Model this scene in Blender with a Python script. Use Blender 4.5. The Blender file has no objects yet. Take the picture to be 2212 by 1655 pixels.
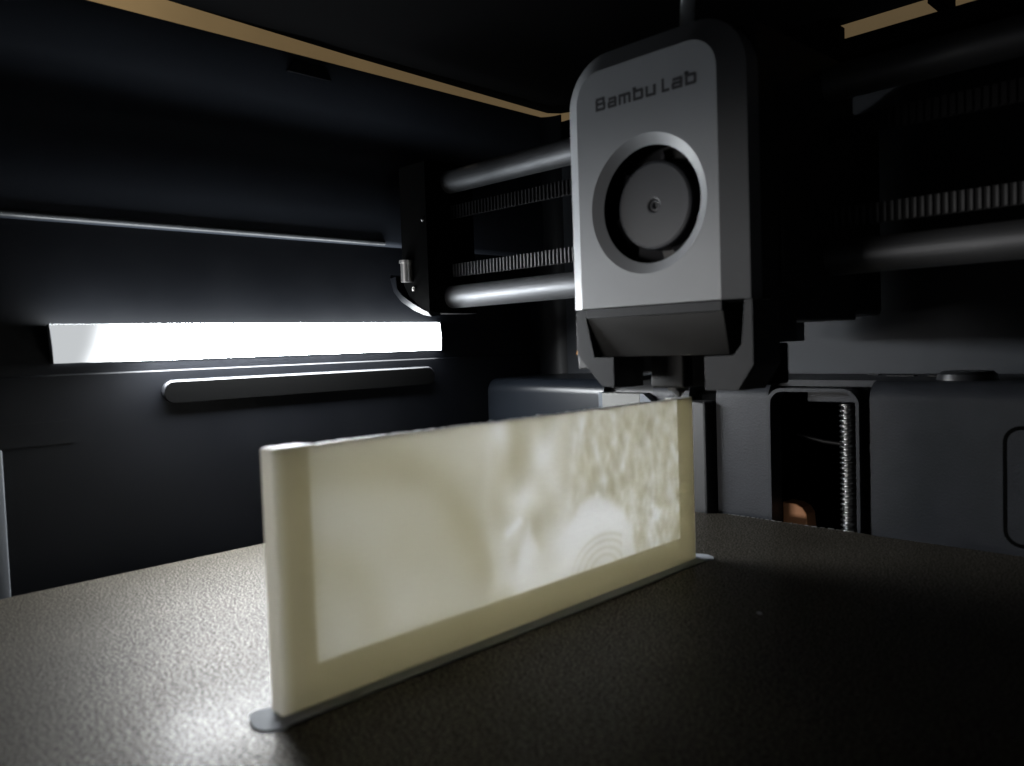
import bpy, bmesh, math, random
from mathutils import Vector, Matrix, noise

S = bpy.context.scene
COL = S.collection
random.seed(7)
MM = 0.001

# ------------------------------------------------------------------ camera
cd = bpy.data.cameras.new('camera')
cam = bpy.data.objects.new('camera', cd)
COL.objects.link(cam)
S.camera = cam
right = Vector((0.70705162, 0.70635398, -0.03379432))
up = Vector((-0.00872653, 0.05650022, 0.99836445))
fwd = Vector((-0.70710809, 0.70560029, -0.04611259))
mw = Matrix((right, up, -fwd)).transposed().to_4x4()
mw.translation = Vector((0, 0, 70 * MM))
cam.matrix_world = mw
cd.sensor_width = 36.0
cd.lens = 36.0 * 1742.14 / 2212.0
cd.clip_start = 0.005
cd.clip_end = 20.0
cd.dof.use_dof = True
cd.dof.focus_distance = 0.38
cd.dof.aperture_fstop = 18.0

# ------------------------------------------------------------------ world, exposure
W = bpy.data.worlds.new('World')
S.world = W
W.use_nodes = True
bg = W.node_tree.nodes['Background']
bg.inputs['Color'].default_value = (0.97, 0.98, 1.0, 1)
bg.inputs['Strength'].default_value = 0.075
S.view_settings.view_transform = 'Standard'
S.view_settings.look = 'None'
S.view_settings.exposure = 0.0
S.view_settings.gamma = 1.0
S.view_settings.use_curve_mapping = False
S.render.engine = 'CYCLES'
S.cycles.use_denoising = True
S.cycles.max_bounces = 10
S.cycles.diffuse_bounces = 5
S.cycles.glossy_bounces = 5
S.cycles.transmission_bounces = 6
S.cycles.sample_clamp_indirect = 40.0
S.cycles.caustics_reflective = False
S.cycles.caustics_refractive = False

LED_STRENGTH = 140.0
PLA_T = 0.535

# warm lamp in the room outside, above the printer's lid
ld = bpy.data.lights.new('room_lamp', 'POINT')
ld.energy = 1.15
ld.color = (1.0, 0.86, 0.66)
ld.shadow_soft_size = 0.05
lo = bpy.data.objects.new('room_lamp', ld)
lo.location = (-0.60, 0.25, 0.52)
COL.objects.link(lo)


# soft fill light added outside the open front to lift rods and cover
fd = bpy.data.lights.new('front_fill', 'AREA')
fd.shape = 'RECTANGLE'
fd.size = 0.36
fd.size_y = 0.09
fd.energy = 1.9
fd.color = (1.0, 0.97, 0.94)
fo_ = bpy.data.objects.new('front_fill', fd)
fo_.location = (-0.45, -0.50, 0.045)
fo_.rotation_euler = (Vector((-0.08, 0.24, 0.09)) - fo_.location).to_track_quat('-Z', 'Y').to_euler()
COL.objects.link(fo_)


# ------------------------------------------------------------------ materials
def mat(name, color, rough=0.5, metallic=0.0, spec=0.5, bump=0.0, bscale=800.0, bdist=0.0002,
        var=0.0, vscale=60.0, detail=3.0, rvar=0.0, sheen=0.0, scratch=0.0):
    m = bpy.data.materials.new(name)
    m.use_nodes = True
    nt = m.node_tree
    p = nt.nodes['Principled BSDF']
    p.inputs['Base Color'].default_value = (*color, 1)
    p.inputs['Roughness'].default_value = rough
    p.inputs['Metallic'].default_value = metallic
    p.inputs['Specular IOR Level'].default_value = spec
    tc = nt.nodes.new('ShaderNodeTexCoord')
    if bump > 0:
        n = nt.nodes.new('ShaderNodeTexNoise')
        n.inputs['Scale'].default_value = bscale
        n.inputs['Detail'].default_value = detail
        nt.links.new(tc.outputs['Object'], n.inputs['Vector'])
        b = nt.nodes.new('ShaderNodeBump')
        b.inputs['Strength'].default_value = bump
        b.inputs['Distance'].default_value = bdist
        nt.links.new(n.outputs['Fac'], b.inputs['Height'])
        nt.links.new(b.outputs['Normal'], p.inputs['Normal'])
    if var > 0 or rvar > 0:
        n2 = nt.nodes.new('ShaderNodeTexNoise')
        n2.inputs['Scale'].default_value = vscale
        n2.inputs['Detail'].default_value = 5.0
        nt.links.new(tc.outputs['Object'], n2.inputs['Vector'])
        if var > 0:
            r = nt.nodes.new('ShaderNodeMapRange')
            r.inputs['From Min'].default_value = 0.3
            r.inputs['From Max'].default_value = 0.7
            r.inputs['To Min'].default_value = 1 - var
            r.inputs['To Max'].default_value = 1 + var
            nt.links.new(n2.outputs['Fac'], r.inputs['Value'])
            mx = nt.nodes.new('ShaderNodeMix')
            mx.data_type = 'RGBA'
            mx.blend_type = 'MULTIPLY'
            mx.inputs[0].default_value = 1.0
            mx.inputs[6].default_value = (*color, 1)
            nt.links.new(r.outputs['Result'], mx.inputs[7])
            nt.links.new(mx.outputs[2], p.inputs['Base Color'])
        if rvar > 0:
            r2 = nt.nodes.new('ShaderNodeMapRange')
            r2.inputs['From Min'].default_value = 0.3
            r2.inputs['From Max'].default_value = 0.7
            r2.inputs['To Min'].default_value = rough - rvar
            r2.inputs['To Max'].default_value = rough + rvar
            nt.links.new(n2.outputs['Fac'], r2.inputs['Value'])
            nt.links.new(r2.outputs['Result'], p.inputs['Roughness'])
    return m


M_wall = mat('black_wall_plastic', (0.003002, 0.003555, 0.005135), 0.45, spec=0.24, bump=0.10, bscale=1500, bdist=0.0001, var=0.10, vscale=25, rvar=0.05)
M_wall_gloss = mat('black_rib_plastic', (0.0158, 0.01659, 0.01817), 0.30, spec=0.4, bump=0.05, bscale=1500, bdist=0.0001)
M_housing = mat('charcoal_textured_housing', (0.01896, 0.02054, 0.02449), 0.46, spec=0.22, bump=0.42, bscale=1300, bdist=0.00025, var=0.12, vscale=90, rvar=0.05)
M_backwall = mat('grey_back_wall', (0.02844, 0.0316, 0.03713), 0.6, spec=0.3, bump=0.2, bscale=1200, bdist=0.0002, var=0.10, vscale=40)
M_black = mat('black_plastic', (0.022, 0.022, 0.023), 0.5, bump=0.1, bscale=1500, bdist=0.0001, var=0.15, vscale=60)
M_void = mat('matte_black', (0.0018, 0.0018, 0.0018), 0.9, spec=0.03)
M_gapblack = mat('deep_groove_black', (0.006, 0.006, 0.007), 0.8)
M_cover = mat('light_grey_cover', (0.262, 0.274, 0.292), 0.48, bump=0.05, bscale=2000, bdist=0.0001, var=0.03, vscale=50)
M_duct = mat('slate_duct_plastic', (0.0175, 0.0190, 0.0225), 0.55, spec=0.25, bump=0.10, bscale=1600, bdist=0.0001, var=0.08, vscale=120)
M_ductdark = mat('dark_duct_plastic', (0.01422, 0.01383, 0.01343), 0.55, spec=0.25, bump=0.08, bscale=1600, bdist=0.0001, var=0.1, vscale=100)
M_hub = mat('fan_hub_plastic', (0.044, 0.047, 0.055), 0.45, bump=0.05, bscale=2000, bdist=0.0001)
M_blade = mat('fan_blade_plastic', (0.03, 0.03, 0.034), 0.35)
M_letter = mat('dark_print', (0.035, 0.035, 0.040), 0.55)
M_rubber = mat('belt_rubber', (0.010, 0.010, 0.011), 0.6, spec=0.15)
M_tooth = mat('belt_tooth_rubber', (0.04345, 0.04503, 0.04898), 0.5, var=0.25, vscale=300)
M_silver = mat('polished_steel', (0.75, 0.72, 0.70), 0.30, metallic=0.85)
M_screwsteel = mat('lead_screw_steel', (0.24, 0.24, 0.24), 0.28, metallic=1.0)
M_copper = mat('copper_orange', (0.90, 0.42, 0.20), 0.5, bump=0.05, var=0.1)
M_orange = mat('orange_film', (0.75, 0.32, 0.03), 0.45)
M_pad = mat('pale_grey_wiper_pad', (0.158, 0.158, 0.1501), 0.7, bump=0.1, bscale=900, var=0.06)
M_padframe = mat('blue_grey_bracket', (0.04345, 0.0553, 0.0711), 0.45)
M_tube = mat('ptfe_tube', (0.78, 0.84, 0.88), 0.3)
M_seal = mat('grey_door_seal', (0.11, 0.118, 0.128), 0.6)
M_lid = mat('black_lid', (0.005, 0.005, 0.0055), 0.9, spec=0.08)
M_room = mat('tan_room_paint', (0.52, 0.39, 0.21), 0.8, var=0.22, vscale=4)
M_brim = mat('white_filament_brim', (0.27, 0.285, 0.31), 0.7, spec=0.1, bump=0.2, bscale=700, bdist=0.0002)

# carbon rods: satin, streaked along their length
M_rod = mat('satin_rod', (0.1264, 0.1304, 0.1382), 0.5, metallic=0.7)
nt = M_rod.node_tree
p = nt.nodes['Principled BSDF']
tc = nt.nodes.new('ShaderNodeTexCoord')
mp = nt.nodes.new('ShaderNodeMapping')
mp.inputs['Scale'].default_value = (60, 1500, 1500)
n = nt.nodes.new('ShaderNodeTexNoise')
n.inputs['Scale'].default_value = 1.0
n.inputs['Detail'].default_value = 4.0
nt.links.new(tc.outputs['Object'], mp.inputs['Vector'])
nt.links.new(mp.outputs['Vector'], n.inputs['Vector'])
b = nt.nodes.new('ShaderNodeBump')
b.inputs['Strength'].default_value = 0.35
b.inputs['Distance'].default_value = 0.0002
nt.links.new(n.outputs['Fac'], b.inputs['Height'])
nt.links.new(b.outputs['Normal'], p.inputs['Normal'])
mr = nt.nodes.new('ShaderNodeMapRange')
mr.inputs['To Min'].default_value = 0.45
mr.inputs['To Max'].default_value = 0.65
nt.links.new(n.outputs['Fac'], mr.inputs['Value'])
nt.links.new(mr.outputs['Result'], p.inputs['Roughness'])

# textured PEI plate: bronze powder coat with coarse grain
M_pei = mat('textured_bronze_sheet', (0.105, 0.088, 0.062), 0.54, metallic=0.45, spec=0.10)
nt = M_pei.node_tree
p = nt.nodes['Principled BSDF']
p.inputs['Coat Weight'].default_value = 0.026
p.inputs['Coat Roughness'].default_value = 0.15
tc = nt.nodes.new('ShaderNodeTexCoord')
n1 = nt.nodes.new('ShaderNodeTexNoise')
n1.inputs['Scale'].default_value = 1800
n1.inputs['Detail'].default_value = 2.0
n1.inputs['Roughness'].default_value = 0.6
v1 = nt.nodes.new('ShaderNodeTexVoronoi')
v1.inputs['Scale'].default_value = 2300
nt.links.new(tc.outputs['Object'], n1.inputs['Vector'])
nt.links.new(tc.outputs['Object'], v1.inputs['Vector'])
ad = nt.nodes.new('ShaderNodeMath')
ad.operation = 'SUBTRACT'
nt.links.new(n1.outputs['Fac'], ad.inputs[0])
ml = nt.nodes.new('ShaderNodeMath')
ml.operation = 'MULTIPLY'
ml.inputs[1].default_value = 0.55
nt.links.new(v1.outputs['Distance'], ml.inputs[0])
nt.links.new(ml.outputs[0], ad.inputs[1])
b = nt.nodes.new('ShaderNodeBump')
b.inputs['Strength'].default_value = 0.30
b.inputs['Distance'].default_value = 0.00022
nt.links.new(ad.outputs[0], b.inputs['Height'])
nt.links.new(b.outputs['Normal'], p.inputs['Normal'])
n2 = nt.nodes.new('ShaderNodeTexNoise')
n2.inputs['Scale'].default_value = 35
n2.inputs['Detail'].default_value = 6
nt.links.new(tc.outputs['Object'], n2.inputs['Vector'])
cr = nt.nodes.new('ShaderNodeValToRGB')
cr.color_ramp.elements[0].position = 0.3
cr.color_ramp.elements[0].color = (0.0285, 0.0250, 0.0192, 1)
cr.color_ramp.elements[1].position = 0.7
cr.color_ramp.elements[1].color = (0.0380, 0.0338, 0.0270, 1)
nt.links.new(n2.outputs['Fac'], cr.inputs['Fac'])
mx = nt.nodes.new('ShaderNodeMix')
mx.data_type = 'RGBA'
mx.blend_type = 'MULTIPLY'
mx.inputs[0].default_value = 1.0
r3 = nt.nodes.new('ShaderNodeMapRange')
r3.inputs['From Min'].default_value = 0.40
r3.inputs['From Max'].default_value = 0.62
r3.inputs['To Min'].default_value = 0.25
r3.inputs['To Max'].default_value = 2.5
nt.links.new(n1.outputs['Fac'], r3.inputs['Value'])
r4 = nt.nodes.new('ShaderNodeMapRange')          # coarse grit: some grains polished, some dull
r4.inputs['From Min'].default_value = 0.40
r4.inputs['From Max'].default_value = 0.64
r4.inputs['To Min'].default_value = 0.80
r4.inputs['To Max'].default_value = 0.42
nt.links.new(n1.outputs['Fac'], r4.inputs['Value'])
nt.links.new(r4.outputs['Result'], p.inputs['Roughness'])
r5 = nt.nodes.new('ShaderNodeMapRange')
r5.inputs['From Min'].default_value = 0.42
r5.inputs['From Max'].default_value = 0.66
r5.inputs['To Min'].default_value = 0.04
r5.inputs['To Max'].default_value = 0.24
nt.links.new(n1.outputs['Fac'], r5.inputs['Value'])
nt.links.new(r5.outputs['Result'], p.inputs['Specular IOR Level'])
nt.links.new(cr.outputs['Color'], mx.inputs[6])
nt.links.new(r3.outputs['Result'], mx.inputs[7])
nt.links.new(mx.outputs[2], p.inputs['Base Color'])

# white translucent filament: what passes each skin depends on print thickness, with a glow painted at the front end
M_pla = bpy.data.materials.new('translucent_white_filament')
M_pla.use_nodes = True
nt = M_pla.node_tree
nt.nodes.remove(nt.nodes['Principled BSDF'])
at = nt.nodes.new('ShaderNodeAttribute')
at.attribute_name = 'thickness_end_glow'
tcol = nt.nodes.new('ShaderNodeCombineColor')
for ch, kk in (('Red', 0.225), ('Green', 0.254), ('Blue', 0.375)):
    m1 = nt.nodes.new('ShaderNodeMath')
    m1.operation = 'MULTIPLY'
    m1.inputs[1].default_value = -kk
    nt.links.new(at.outputs['Fac'], m1.inputs[0])
    m2 = nt.nodes.new('ShaderNodeMath')
    m2.operation = 'EXPONENT'
    nt.links.new(m1.outputs[0], m2.inputs[0])
    m3 = nt.nodes.new('ShaderNodeMath')
    m3.operation = 'MULTIPLY'
    m3.inputs[1].default_value = PLA_T
    nt.links.new(m2.outputs[0], m3.inputs[0])
    nt.links.new(m3.outputs[0], tcol.inputs[ch])
tc = nt.nodes.new('ShaderNodeTexCoord')
mp = nt.nodes.new('ShaderNodeMapping')
mp.inputs['Scale'].default_value = (40, 40, 2600)
nn = nt.nodes.new('ShaderNodeTexNoise')
nn.inputs['Scale'].default_value = 1.0
nn.inputs['Detail'].default_value = 3.0
nt.links.new(tc.outputs['Object'], mp.inputs['Vector'])
nt.links.new(mp.outputs['Vector'], nn.inputs['Vector'])
bb = nt.nodes.new('ShaderNodeBump')
bb.inputs['Strength'].default_value = 0.25
bb.inputs['Distance'].default_value = 0.0001
nt.links.new(nn.outputs['Fac'], bb.inputs['Height'])
df = nt.nodes.new('ShaderNodeBsdfDiffuse')
df.inputs['Color'].default_value = (0.26, 0.258, 0.245, 1)
tr = nt.nodes.new('ShaderNodeBsdfTranslucent')
nt.links.new(tcol.outputs['Color'], tr.inputs['Color'])
ash = nt.nodes.new('ShaderNodeAddShader')
nt.links.new(df.outputs[0], ash.inputs[0])
nt.links.new(tr.outputs[0], ash.inputs[1])
gl = nt.nodes.new('ShaderNodeBsdfGlossy')
gl.inputs['Roughness'].default_value = 0.45
for sh in (df, gl):
    nt.links.new(bb.outputs['Normal'], sh.inputs['Normal'])
ms = nt.nodes.new('ShaderNodeMixShader')
ms.inputs[0].default_value = 0.04
nt.links.new(ash.outputs[0], ms.inputs[1])
nt.links.new(gl.outputs[0], ms.inputs[2])
nt.links.new(ms.outputs[0], nt.nodes['Material Output'].inputs['Surface'])

# LED bar diffuser
M_led = bpy.data.materials.new('led_diffuser')
M_led.use_nodes = True
nt = M_led.node_tree
nt.nodes.remove(nt.nodes['Principled BSDF'])
em = nt.nodes.new('ShaderNodeEmission')
em.inputs['Color'].default_value = (0.93, 0.97, 1.0, 1)
tc = nt.nodes.new('ShaderNodeTexCoord')
sp = nt.nodes.new('ShaderNodeSeparateXYZ')
nt.links.new(tc.outputs['Object'], sp.inputs['Vector'])
mr = nt.nodes.new('ShaderNodeMapRange')           # no diodes behind the front end of the diffuser
mr.inputs['From Min'].default_value = 0.004
mr.inputs['From Max'].default_value = 0.036
mr.inputs['To Min'].default_value = 0.0
mr.inputs['To Max'].default_value = 1.0
nt.links.new(sp.outputs['Y'], mr.inputs['Value'])
mu = nt.nodes.new('ShaderNodeMath')
mu.operation = 'MULTIPLY'
mu.inputs[1].default_value = LED_STRENGTH
pw = nt.nodes.new('ShaderNodeMath')
pw.operation = 'POWER'
pw.inputs[1].default_value = 3.6
nt.links.new(mr.outputs['Result'], pw.inputs[0])
of = nt.nodes.new('ShaderNodeMath')
of.operation = 'ADD'
of.inputs[1].default_value = 0.0042
nt.links.new(pw.outputs[0], of.inputs[0])
fl = nt.nodes.new('ShaderNodeMapRange')           # rear emission cut, added to dim the chamber's right rear
fl.interpolation_type = 'SMOOTHSTEP'
fl.inputs['From Min'].default_value = 0.065
fl.inputs['From Max'].default_value = 0.165
fl.inputs['To Min'].default_value = 1.0
fl.inputs['To Max'].default_value = 0.16
nt.links.new(sp.outputs['Y'], fl.inputs['Value'])
fm = nt.nodes.new('ShaderNodeMath')
fm.operation = 'MULTIPLY'
nt.links.new(of.outputs[0], fm.inputs[0])
nt.links.new(fl.outputs['Result'], fm.inputs[1])
nt.links.new(fm.outputs[0], mu.inputs[0])
nt.links.new(mu.outputs[0], em.inputs['Strength'])
nt.links.new(em.outputs[0], nt.nodes['Material Output'].inputs['Surface'])


M_ledtop = bpy.data.materials.new('led_diffuser_rim')      # the back of the lens leaks a little light upwards
M_ledtop.use_nodes = True
nt = M_ledtop.node_tree
nt.nodes.remove(nt.nodes['Principled BSDF'])
em = nt.nodes.new('ShaderNodeEmission')
em.inputs['Color'].default_value = (0.90, 0.96, 1.0, 1)
em.inputs['Strength'].default_value = 13.0
nt.links.new(em.outputs[0], nt.nodes['Material Output'].inputs['Surface'])


# ------------------------------------------------------------------ helpers (all sizes in millimetres)
def link(name, me, m, parent=None, origin=None):
    o = bpy.data.objects.new(name, me)
    COL.objects.link(o)
    if m is not None and not me.materials:
        me.materials.append(m)
    if parent is not None:
        o.parent = parent
        o.matrix_parent_inverse = Matrix.Identity(4)
    return o


def from_bm(name, bm, m, parent=None, origin=(0, 0, 0), smooth=None):
    bmesh.ops.recalc_face_normals(bm, faces=bm.faces)
    me = bpy.data.meshes.new(name)
    po = parent_world(parent)
    org = Vector(origin) * MM
    for v in bm.verts:
        v.co = v.co * MM - org
    bm.to_mesh(me)
    bm.free()
    if smooth is not None:
        for pl in me.polygons:
            pl.use_smooth = True
        me.set_sharp_from_angle(angle=math.radians(smooth))
    o = link(name, me, m, parent)
    o.location = org - po
    return o


def parent_world(o):
    v = Vector((0, 0, 0))
    while o is not None:
        v += o.location
        o = o.parent
    return v


def empty(name, loc, label, cat, group=None):
    o = bpy.data.objects.new(name, None)
    COL.objects.link(o)
    o.location = Vector(loc) * MM
    o.empty_display_size = 0.01
    tag(o, label, cat, group)
    return o


def tag(o, label, cat=None, group=None, kind=None):
    o['label'] = label
    if cat:
        o['category'] = cat
    if group:
        o['group'] = group
    if kind:
        o['kind'] = kind
    return o


def add_box(bm, x0, x1, y0, y1, z0, z1, bev=0.0, seg=2):
    vs = [bm.verts.new((x, y, z)) for x in (x0, x1) for y in (y0, y1) for z in (z0, z1)]
    f = [(0, 1, 3, 2), (4, 6, 7, 5), (0, 4, 5, 1), (2, 3, 7, 6), (0, 2, 6, 4), (1, 5, 7, 3)]
    fs = [bm.faces.new([vs[i] for i in q]) for q in f]
    if bev > 0:
        es = list({e for ff in fs for e in ff.edges})
        bmesh.ops.bevel(bm, geom=es, offset=bev, segments=seg, profile=0.5, affect='EDGES')


def box(name, x0, x1, y0, y1, z0, z1, m, parent=None, bev=0.0, seg=2, origin=None):
    bm = bmesh.new()
    add_box(bm, x0, x1, y0, y1, z0, z1, bev, seg)
    if origin is None:
        origin = ((x0 + x1) / 2, (y0 + y1) / 2, z0)
    return from_bm(name, bm, m, parent, origin, smooth=21 if bev else None)


def add_prism(bm, pts, axis, a, b):
    """pts: outline in the two other axes (in xyz order), extruded along axis from a to b."""
    def mk(p, t):
        q = list(p)
        q.insert(axis, t)
        return bm.verts.new(q)
    A = [mk(p, a) for p in pts]
    B = [mk(p, b) for p in pts]
    bm.faces.new(A)
    bm.faces.new(B[::-1])
    for i in range(len(pts)):
        j = (i + 1) % len(pts)
        bm.faces.new((A[i], A[j], B[j], B[i]))


def prism(name, pts, axis, a, b, m, parent=None, origin=None, smooth=40, bev=0.0):
    bm = bmesh.new()
    add_prism(bm, pts, axis, a, b)
    if bev > 0:
        bmesh.ops.recalc_face_normals(bm, faces=bm.faces)
        es = [e for e in bm.edges if e.calc_face_angle(0) > math.radians(35)]
        bmesh.ops.bevel(bm, geom=es, offset=bev, segments=2, profile=0.5, affect='EDGES', clamp_overlap=True)
    if bev > 0 and smooth:
        smooth = min(smooth, 21)
    if origin is None:
        c = [sum(q[k] for q in pts) / len(pts) for k in range(2)]
        c.insert(axis, (a + b) / 2)
        origin = c
    return from_bm(name, bm, m, parent, origin, smooth=smooth)


def add_cyl(bm, c, axis, r, a, b, seg=32, r2=None):
    r2 = r if r2 is None else r2
    A, B = [], []
    for i in range(seg):
        t = 2 * math.pi * i / seg
        for L, rr, h in ((A, r, a), (B, r2, b)):
            q = [c[0] + rr * math.cos(t), c[1] + rr * math.sin(t)]
            q.insert(axis, h)
            L.append(bm.verts.new(q))
    bm.faces.new(A)
    bm.faces.new(B[::-1])
    for i in range(seg):
        j = (i + 1) % seg
        bm.faces.new((A[i], A[j], B[j], B[i]))


def cyl(name, c, axis, r, a, b, m, parent=None, seg=32, r2=None, bev=0.0):
    bm = bmesh.new()
    add_cyl(bm, c, axis, r, a, b, seg, r2)
    if bev:
        es = [e for e in bm.edges if e.calc_face_angle(0) > math.radians(35)]
        bmesh.ops.bevel(bm, geom=es, offset=bev, segments=2, profile=0.5, affect='EDGES')
    org = list(c)
    org.insert(axis, a)
    return from_bm(name, bm, m, parent, org, smooth=40)


def arc(cx, cz, r, a0, a1, n=6):
    return [(cx + r * math.cos(math.radians(a0 + (a1 - a0) * i / n)),
             cz + r * math.sin(math.radians(a0 + (a1 - a0) * i / n))) for i in range(n + 1)]


def rrect(x0, x1, z0, z1, r, n=8):
    return (arc(x1 - r, z1 - r, r, 0, 90, n) + arc(x0 + r, z1 - r, r, 90, 180, n)
            + arc(x0 + r, z0 + r, r, 180, 270, n) + arc(x1 - r, z0 + r, r, 270, 360, n))


def tube(name, pts, r, m, parent=None, seg=12, origin=None):
    bm = bmesh.new()
    rings = []
    P = [Vector(q) for q in pts]
    prev = None
    for i, q in enumerate(P):
        d = (P[min(i + 1, len(P) - 1)] - P[max(i - 1, 0)]).normalized()
        ref = prev if prev is not None else (Vector((0, 0, 1)) if abs(d.z) < 0.9 else Vector((1, 0, 0)))
        u = (ref - d * ref.dot(d)).normalized()
        w = d.cross(u)
        prev = u
        rings.append([bm.verts.new(q + (u * math.cos(2 * math.pi * k / seg) + w * math.sin(2 * math.pi * k / seg)) * r)
                      for k in range(seg)])
    for a, c in zip(rings[:-1], rings[1:]):
        for k in range(seg):
            bm.faces.new((a[k], a[(k + 1) % seg], c[(k + 1) % seg], c[k]))
    bm.faces.new(rings[0][::-1])
    bm.faces.new(rings[-1])
    return from_bm(name, bm, m, parent, origin or pts[0], smooth=60)


# the left wall's distance from the lens line: numbers read for 305 mm, wall stands at 312 mm
K = 312.0 / 305.0
def ky(y): return y * K
def kz(z): return 70 + (z - 70) * K


XW = -312.0
YT0 = 357.4
# ------------------------------------------------------------------ SETTING: chamber walls
Z65, Z117, Z158, Z174, ZTOP = kz(65.4), kz(117.4), kz(157.8), kz(173.6), 197.0
prof = [(XW + 1.1, -70), (XW + 1.1, Z65 - 0.5), (XW + 0.6, Z65), (XW, Z65)]
prof += [(XW, Z117)]
prof += [(XW - 14, Z117), (XW - 14, -70)]
upr = [(XW - 14, Z117 + 0.02), (XW + 0.8, Z117 + 0.02)]
upr += [(XW + 3.2 + 2.4 * math.sin(math.radians(t)) - 2.4, Z117 + 2.4 - 2.38 * math.cos(math.radians(t))) for t in (0, 18, 36, 54, 72, 90)]
upr += [(XW + 3.2, Z158), (XW + 2.95, Z158 + 0.5), (XW + 2.95, Z174), (XW + 3.2, Z174 + 0.5), (XW + 3.2, ZTOP), (XW - 14, ZTOP)]
M_upper = mat('blue_black_side_panel', (0.030, 0.035, 0.046), 0.6, spec=0.2, var=0.08, vscale=20)
wall = prism('chamber_wall_left', prof, 1, -30, YT0, M_wall, origin=(XW, 160, 0), smooth=30)
tag(wall, 'black plastic left wall of the printer chamber behind the light bar', kind='structure')

M_rib = mat('rib_plastic', (0.0158, 0.01659, 0.01896), 0.38, spec=0.4)
prism('upper_panel', upr, 1, -30, YT0, M_upper, wall, smooth=30)
# raised pill-shaped rib under the light bar
y0, y1, z0, z1 = ky(119.2), ky(249.5), kz(53.0), kz(61.6)
bm = bmesh.new()
o_ = rrect(y0, y1, z0, z1, (z1 - z0) / 2 - 0.01, 10)
cyp, czp = (y0 + y1) / 2, (z0 + z1) / 2
rings = []
for (ins, xx) in ((0, XW + 0.9), (0, XW + 1.6), (0.2, XW + 2.2), (0.5, XW + 2.7), (0.9, XW + 2.9), (1.1, XW + 2.6)):
    q = rrect(y0 + ins, y1 - ins, z0 + ins, z1 - ins, (z1 - z0) / 2 - ins - 0.01, 10)
    rings.append([bm.verts.new((xx, a, b_)) for a, b_ in q])
for A, B in zip(rings[:-1], rings[1:]):
    for i in range(len(A)):
        bm.faces.new((A[i], A[(i + 1) % len(A)], B[(i + 1) % len(A)], B[i]))
rib = from_bm('raised_rib', bm, M_rib, wall, (XW, cyp, czp), smooth=50)
qf = rrect(y0 + 0.55, y1 - 0.55, z0 - 0.05, z1 - 1.05, (z1 - z0) / 2 - 0.56, 10)
bm = bmesh.new()
add_prism(bm, qf, 0, XW + 1.2, XW + 2.98)
from_bm('rib_face_shade', bm, M_void, rib, (XW + 2, cyp, czp))  # black sheet paints the rib face's shade, leaving its upper edge lit

M_ledge_lit = mat('lit_ledge_grey', (0.079, 0.08216, 0.0869), 0.3, var=0.15, vscale=120)
prism('ledge_highlight', [(XW + 3.1 + 1.3 * math.cos(math.radians(t)), Z117 + 1.4 + 1.3 * math.sin(math.radians(t))) for t in range(0, 360, 24)], 1, -30, ky(222), M_ledge_lit, wall, smooth=60)  # paler strip added to paint the lit edge of the ledge
box('latch_plate', XW + 1.0, XW + 1.3, 30, ky(88.7), kz(41.8), kz(49.6), M_wall, wall)
box('seal_strip', XW + 1.0, XW + 5.0, ky(60), ky(66.3), -60, kz(42), M_seal, wall, bev=0.8, seg=3)
prism('hinge_bump', [(ky(176), kz(186)), (ky(179), kz(191.1)), (ky(194.5), kz(191.1)), (ky(197), kz(186))], 0, XW + 3.1, XW + 4.6, M_wall, wall, bev=0.2)

YB = 342.0     # back wall
YT = 357.5     # top rim, set back
bm = bmesh.new()
add_box(bm, XW - 14, 60, YB, YB + 10, -70, 178)
back = from_bm('chamber_wall_back', bm, M_backwall, None, (-130, YB, 0))
tag(back, 'dark grey textured back wall of the printer chamber', kind='structure')
prism('top_rim', [(YB + 1, 178.1), (YB + 1, 182), (YT, 190), (YT, 198.2), (YT + 12, 198.2), (YT + 12, 178.1)], 0, XW - 14, 60, M_void, back, smooth=None)
# rounded inner corner where side and back wall meet
cp = [(XW - 1, YB + 1), (XW - 1, YB - 14)] + [(XW + 14 - 14 * math.cos(math.radians(t)), YB - 14 + 14 * math.sin(math.radians(t))) for t in range(0, 91, 15)] + [(XW + 14, YB + 1)]
cp = [cp[0], cp[1]] + cp[2:]
prism('corner_fillet', [(a + 0.0, b_) for a, b_ in cp], 2, -70, ZTOP - 0.2, M_wall, back, smooth=60)

bm = bmesh.new()
add_box(bm, 60, 72, -30, YT + 12, -70, 197)
rw = from_bm('chamber_wall_right', bm, M_wall, None, (66, 160, 0))
tag(rw, 'black right wall of the printer chamber', kind='structure')

bm = bmesh.new()
add_box(bm, XW - 14, 72, -44, -31, 92, 204)
fb = from_bm('front_light_block', bm, M_wall, None, (-126, -37, 92))  # unseen panel added to keep front light off the upper parts
tag(fb, 'unseen black panel added above the front opening to block light', kind='structure')

# ------------------------------------------------------------------ lid above, with a gap along the rim
ZL = 205.0
sc = (ZL - 70) / 125.4
def lidp(x, y): return (x * sc, y * sc)
L0 = lidp(-285.0, 60); L1 = lidp(-287.4, 121.7); L2 = lidp(-292.4, 201); L3 = lidp(-297.2, 321.0)
lp = [(60, -60), (L0[0], -60), L0, L1, L2, L3, lidp(-297.4, 331), lidp(-293.5, 337.0), lidp(-288.3, 339.0), lidp(-270, 339.0), lidp(-262, 334), lidp(-94, 334), (60, 334 * sc)]
lid = prism('printer_lid', lp, 2, ZL, ZL + 6, M_lid, origin=(-130, 150, ZL), smooth=None)
tag(lid, 'flat black printer lid lying over the chamber with a gap at its rim', 'lid')
box('spacer_post', -109.5, -104.5, 346, YT + 6, 198.3, ZL - 0.05, M_void, lid)
box('spacer_post', -200, -149.2, 346, YT + 6, 198.3, ZL - 0.05, M_void, lid)
box('spacer_post', XW - 12, XW + 2, 70, 96, ZTOP + 0.05, ZL - 0.05, M_void, lid)

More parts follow.
